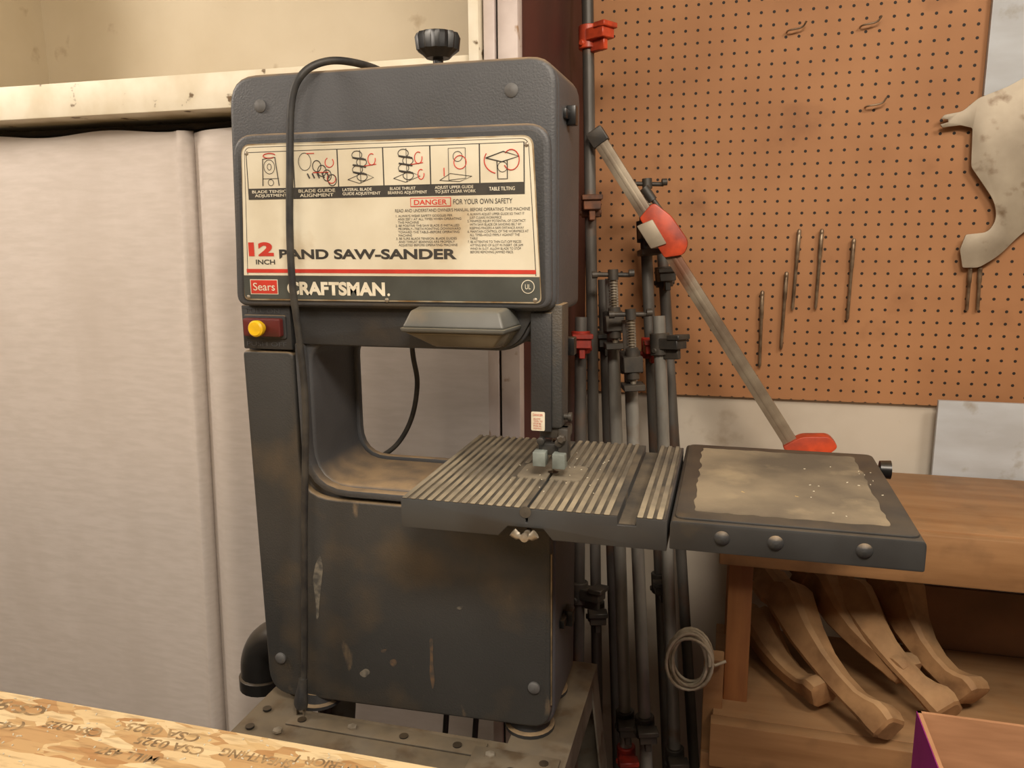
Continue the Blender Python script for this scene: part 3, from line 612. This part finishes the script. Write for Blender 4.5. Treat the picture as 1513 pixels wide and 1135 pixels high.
pipe_clamp((-.075,1.60,0),(-.178,1.70,1.45),.012,M_steeld,[(.965,'screw',M_iron,(.3,-1,0)),(.45,'jaw',M_iron,FR),(.80,'jaw',M_redi,FR)])
pipe_clamp((-.105,1.46,0),(-.185,1.52,1.235),.0128,M_steel,[(.935,'screw',M_iron,FR),(.335,'jaw',M_iron,FR)])
pipe_clamp((-.05,1.50,0),(-.135,1.60,1.235),.0125,M_steel,[(.955,'jaw',M_iron,(1,-.6,0)),(.26,'jaw',M_iron,FR)])
pipe_clamp((-.02,1.70,0),(-.150,1.78,1.40),.012,M_steeld,[(.93,'jaw',M_iron,FR)])

e=empty('bar_clamp')
b=Vector((.148,1.60,.958));t=Vector((-.266,1.60,1.588));d=t-b;M=frame(b,d,(0,-1,0));Lb=d.length
bm=bmesh.new();bm_box(bm,-.0135,.0135,-.008,.008,0,Lb,M);bm_box(bm,-.004,.004,-.0086,-.008,0.02,Lb-.02,M);addmesh(bm,'bar',mat('bar_aluminium',(156,144,124),(108,92,76),rough=.45,metal=.3,scale=12,c3=(112,74,52),s3=9,lo3=.56,hi3=.68),e,.001)
def mprism(name,pts,y0,y1,M,m):
    bm=bmesh.new();P=rpoly(pts);a=[bm.verts.new(M@Vector((p.x,y0,p.y))) for p in P];c=[bm.verts.new(M@Vector((p.x,y1,p.y))) for p in P]
    bm.faces.new(a);bm.faces.new(list(reversed(c)));n=len(P)
    for i in range(n): bm.faces.new((a[i],c[i],c[(i+1)%n],a[(i+1)%n]))
    return addmesh(bm,name,m,e,.002)
k=Lb*.70
mprism('sliding_jaw',[(-.014,k-.050,.004),(.020,k-.066,.01),(.040,k-.050,.012),(.038,k+.010,.008),(.024,k+.052,.012),(-.014,k+.040,.004)],-.018,.014,M,M_orange)
mprism('jaw_pad',[(-.026,k-.022),(.004,k-.030),(.006,k+.024),(-.026,k+.030)],-.023,-.016,M,M_plate)
mprism('foot_jaw',[(-.016,-.01,.004),(.018,-.015,.004),(.072,-.006,.01),(.068,.020,.01),(.024,.045,.01),(-.016,.045,.004)],-.018,.016,M,M_orange)
mprism('end_cap',[(-.017,Lb-.025,.003),(.017,Lb-.025,.003),(.017,Lb+.006,.004),(-.017,Lb+.006,.004)],-.012,.012,M,M_iron)
bm=bmesh.new();bm_cyl(bm,M,(.030,0,k-.02),(.024,0,k+.075),.005);bm_cyl(bm,M,(.024,0,k+.055),(.023,0,k+.085),.009);addmesh(bm,'jaw_screw',M_iron,e)

# coiled wire hanging on the bench end
bm=bmesh.new();P=[]
for k in range(24*8+1):
    a=2*PI*k/24;tt=k/24
    P.append(Vector((-.045+(.036+.006*math.sin(tt*2.1))*math.cos(a),1.375+.0035*tt+.004*math.sin(a*1.3+tt),.622+(.062+.007*math.cos(tt*1.7))*math.sin(a)*.85)))
P+= [Vector((0.0,1.42,.60)),Vector((.02,1.428,.607))]
bm_loft(bm,P,[.003]*len(P),8);addmesh(bm,'coiled_wire',M_wire,None,ang=60)

# ------------------------------------------------------------ light
def area(name,loc,target,sx,sy,power,c):
    l=bpy.data.lights.new(name,'AREA');l.energy=power;l.shape='RECTANGLE';l.size=sx;l.size_y=sy;l.color=c
    o=bpy.data.objects.new(name,l);bpy.context.collection.objects.link(o);o.location=loc
    o.rotation_euler=(Vector(target)-Vector(loc)).to_track_quat('-Z','Y').to_euler();return o
area('ceiling_lamp',(.25,-.20,2.40),(.0,.6,0),.6,.4,42,(1,.875,.73))
area('soft_fill',(-.9,-.9,2.40),(-.6,1.0,1.0),1.0,.5,14,(1,.89,.77))  # added fill from behind left, not a known lamp
area('curtain_fill_left',(-2.15,.45,2.30),(-.5,1.3,1.1),.4,.4,22,(1,.89,.77))  # added light from the left to brighten the curtain behind the throat
area('curtain_fill_right',(.95,.55,2.35),(-.4,1.35,1.0),.4,.3,12,(1,.88,.74))  # added light from the right, reaches the curtain behind the saw; no bench fixture
w=bpy.data.worlds.new('world');scn.world=w;w.use_nodes=True;w.node_tree.nodes['Background'].inputs[0].default_value=(1,.9,.78,1);w.node_tree.nodes['Background'].inputs[1].default_value=.2

# ------------------------------------------------------------ camera
cd=bpy.data.cameras.new('camera');cd.lens=36*1180/1513;cd.sensor_width=36;cd.clip_start=.01
co=bpy.data.objects.new('camera',cd);bpy.context.collection.objects.link(co)
co.location=(0,0,1.4);co.rotation_euler=(1.3831664,.0085735,.2654076)
scn.camera=co
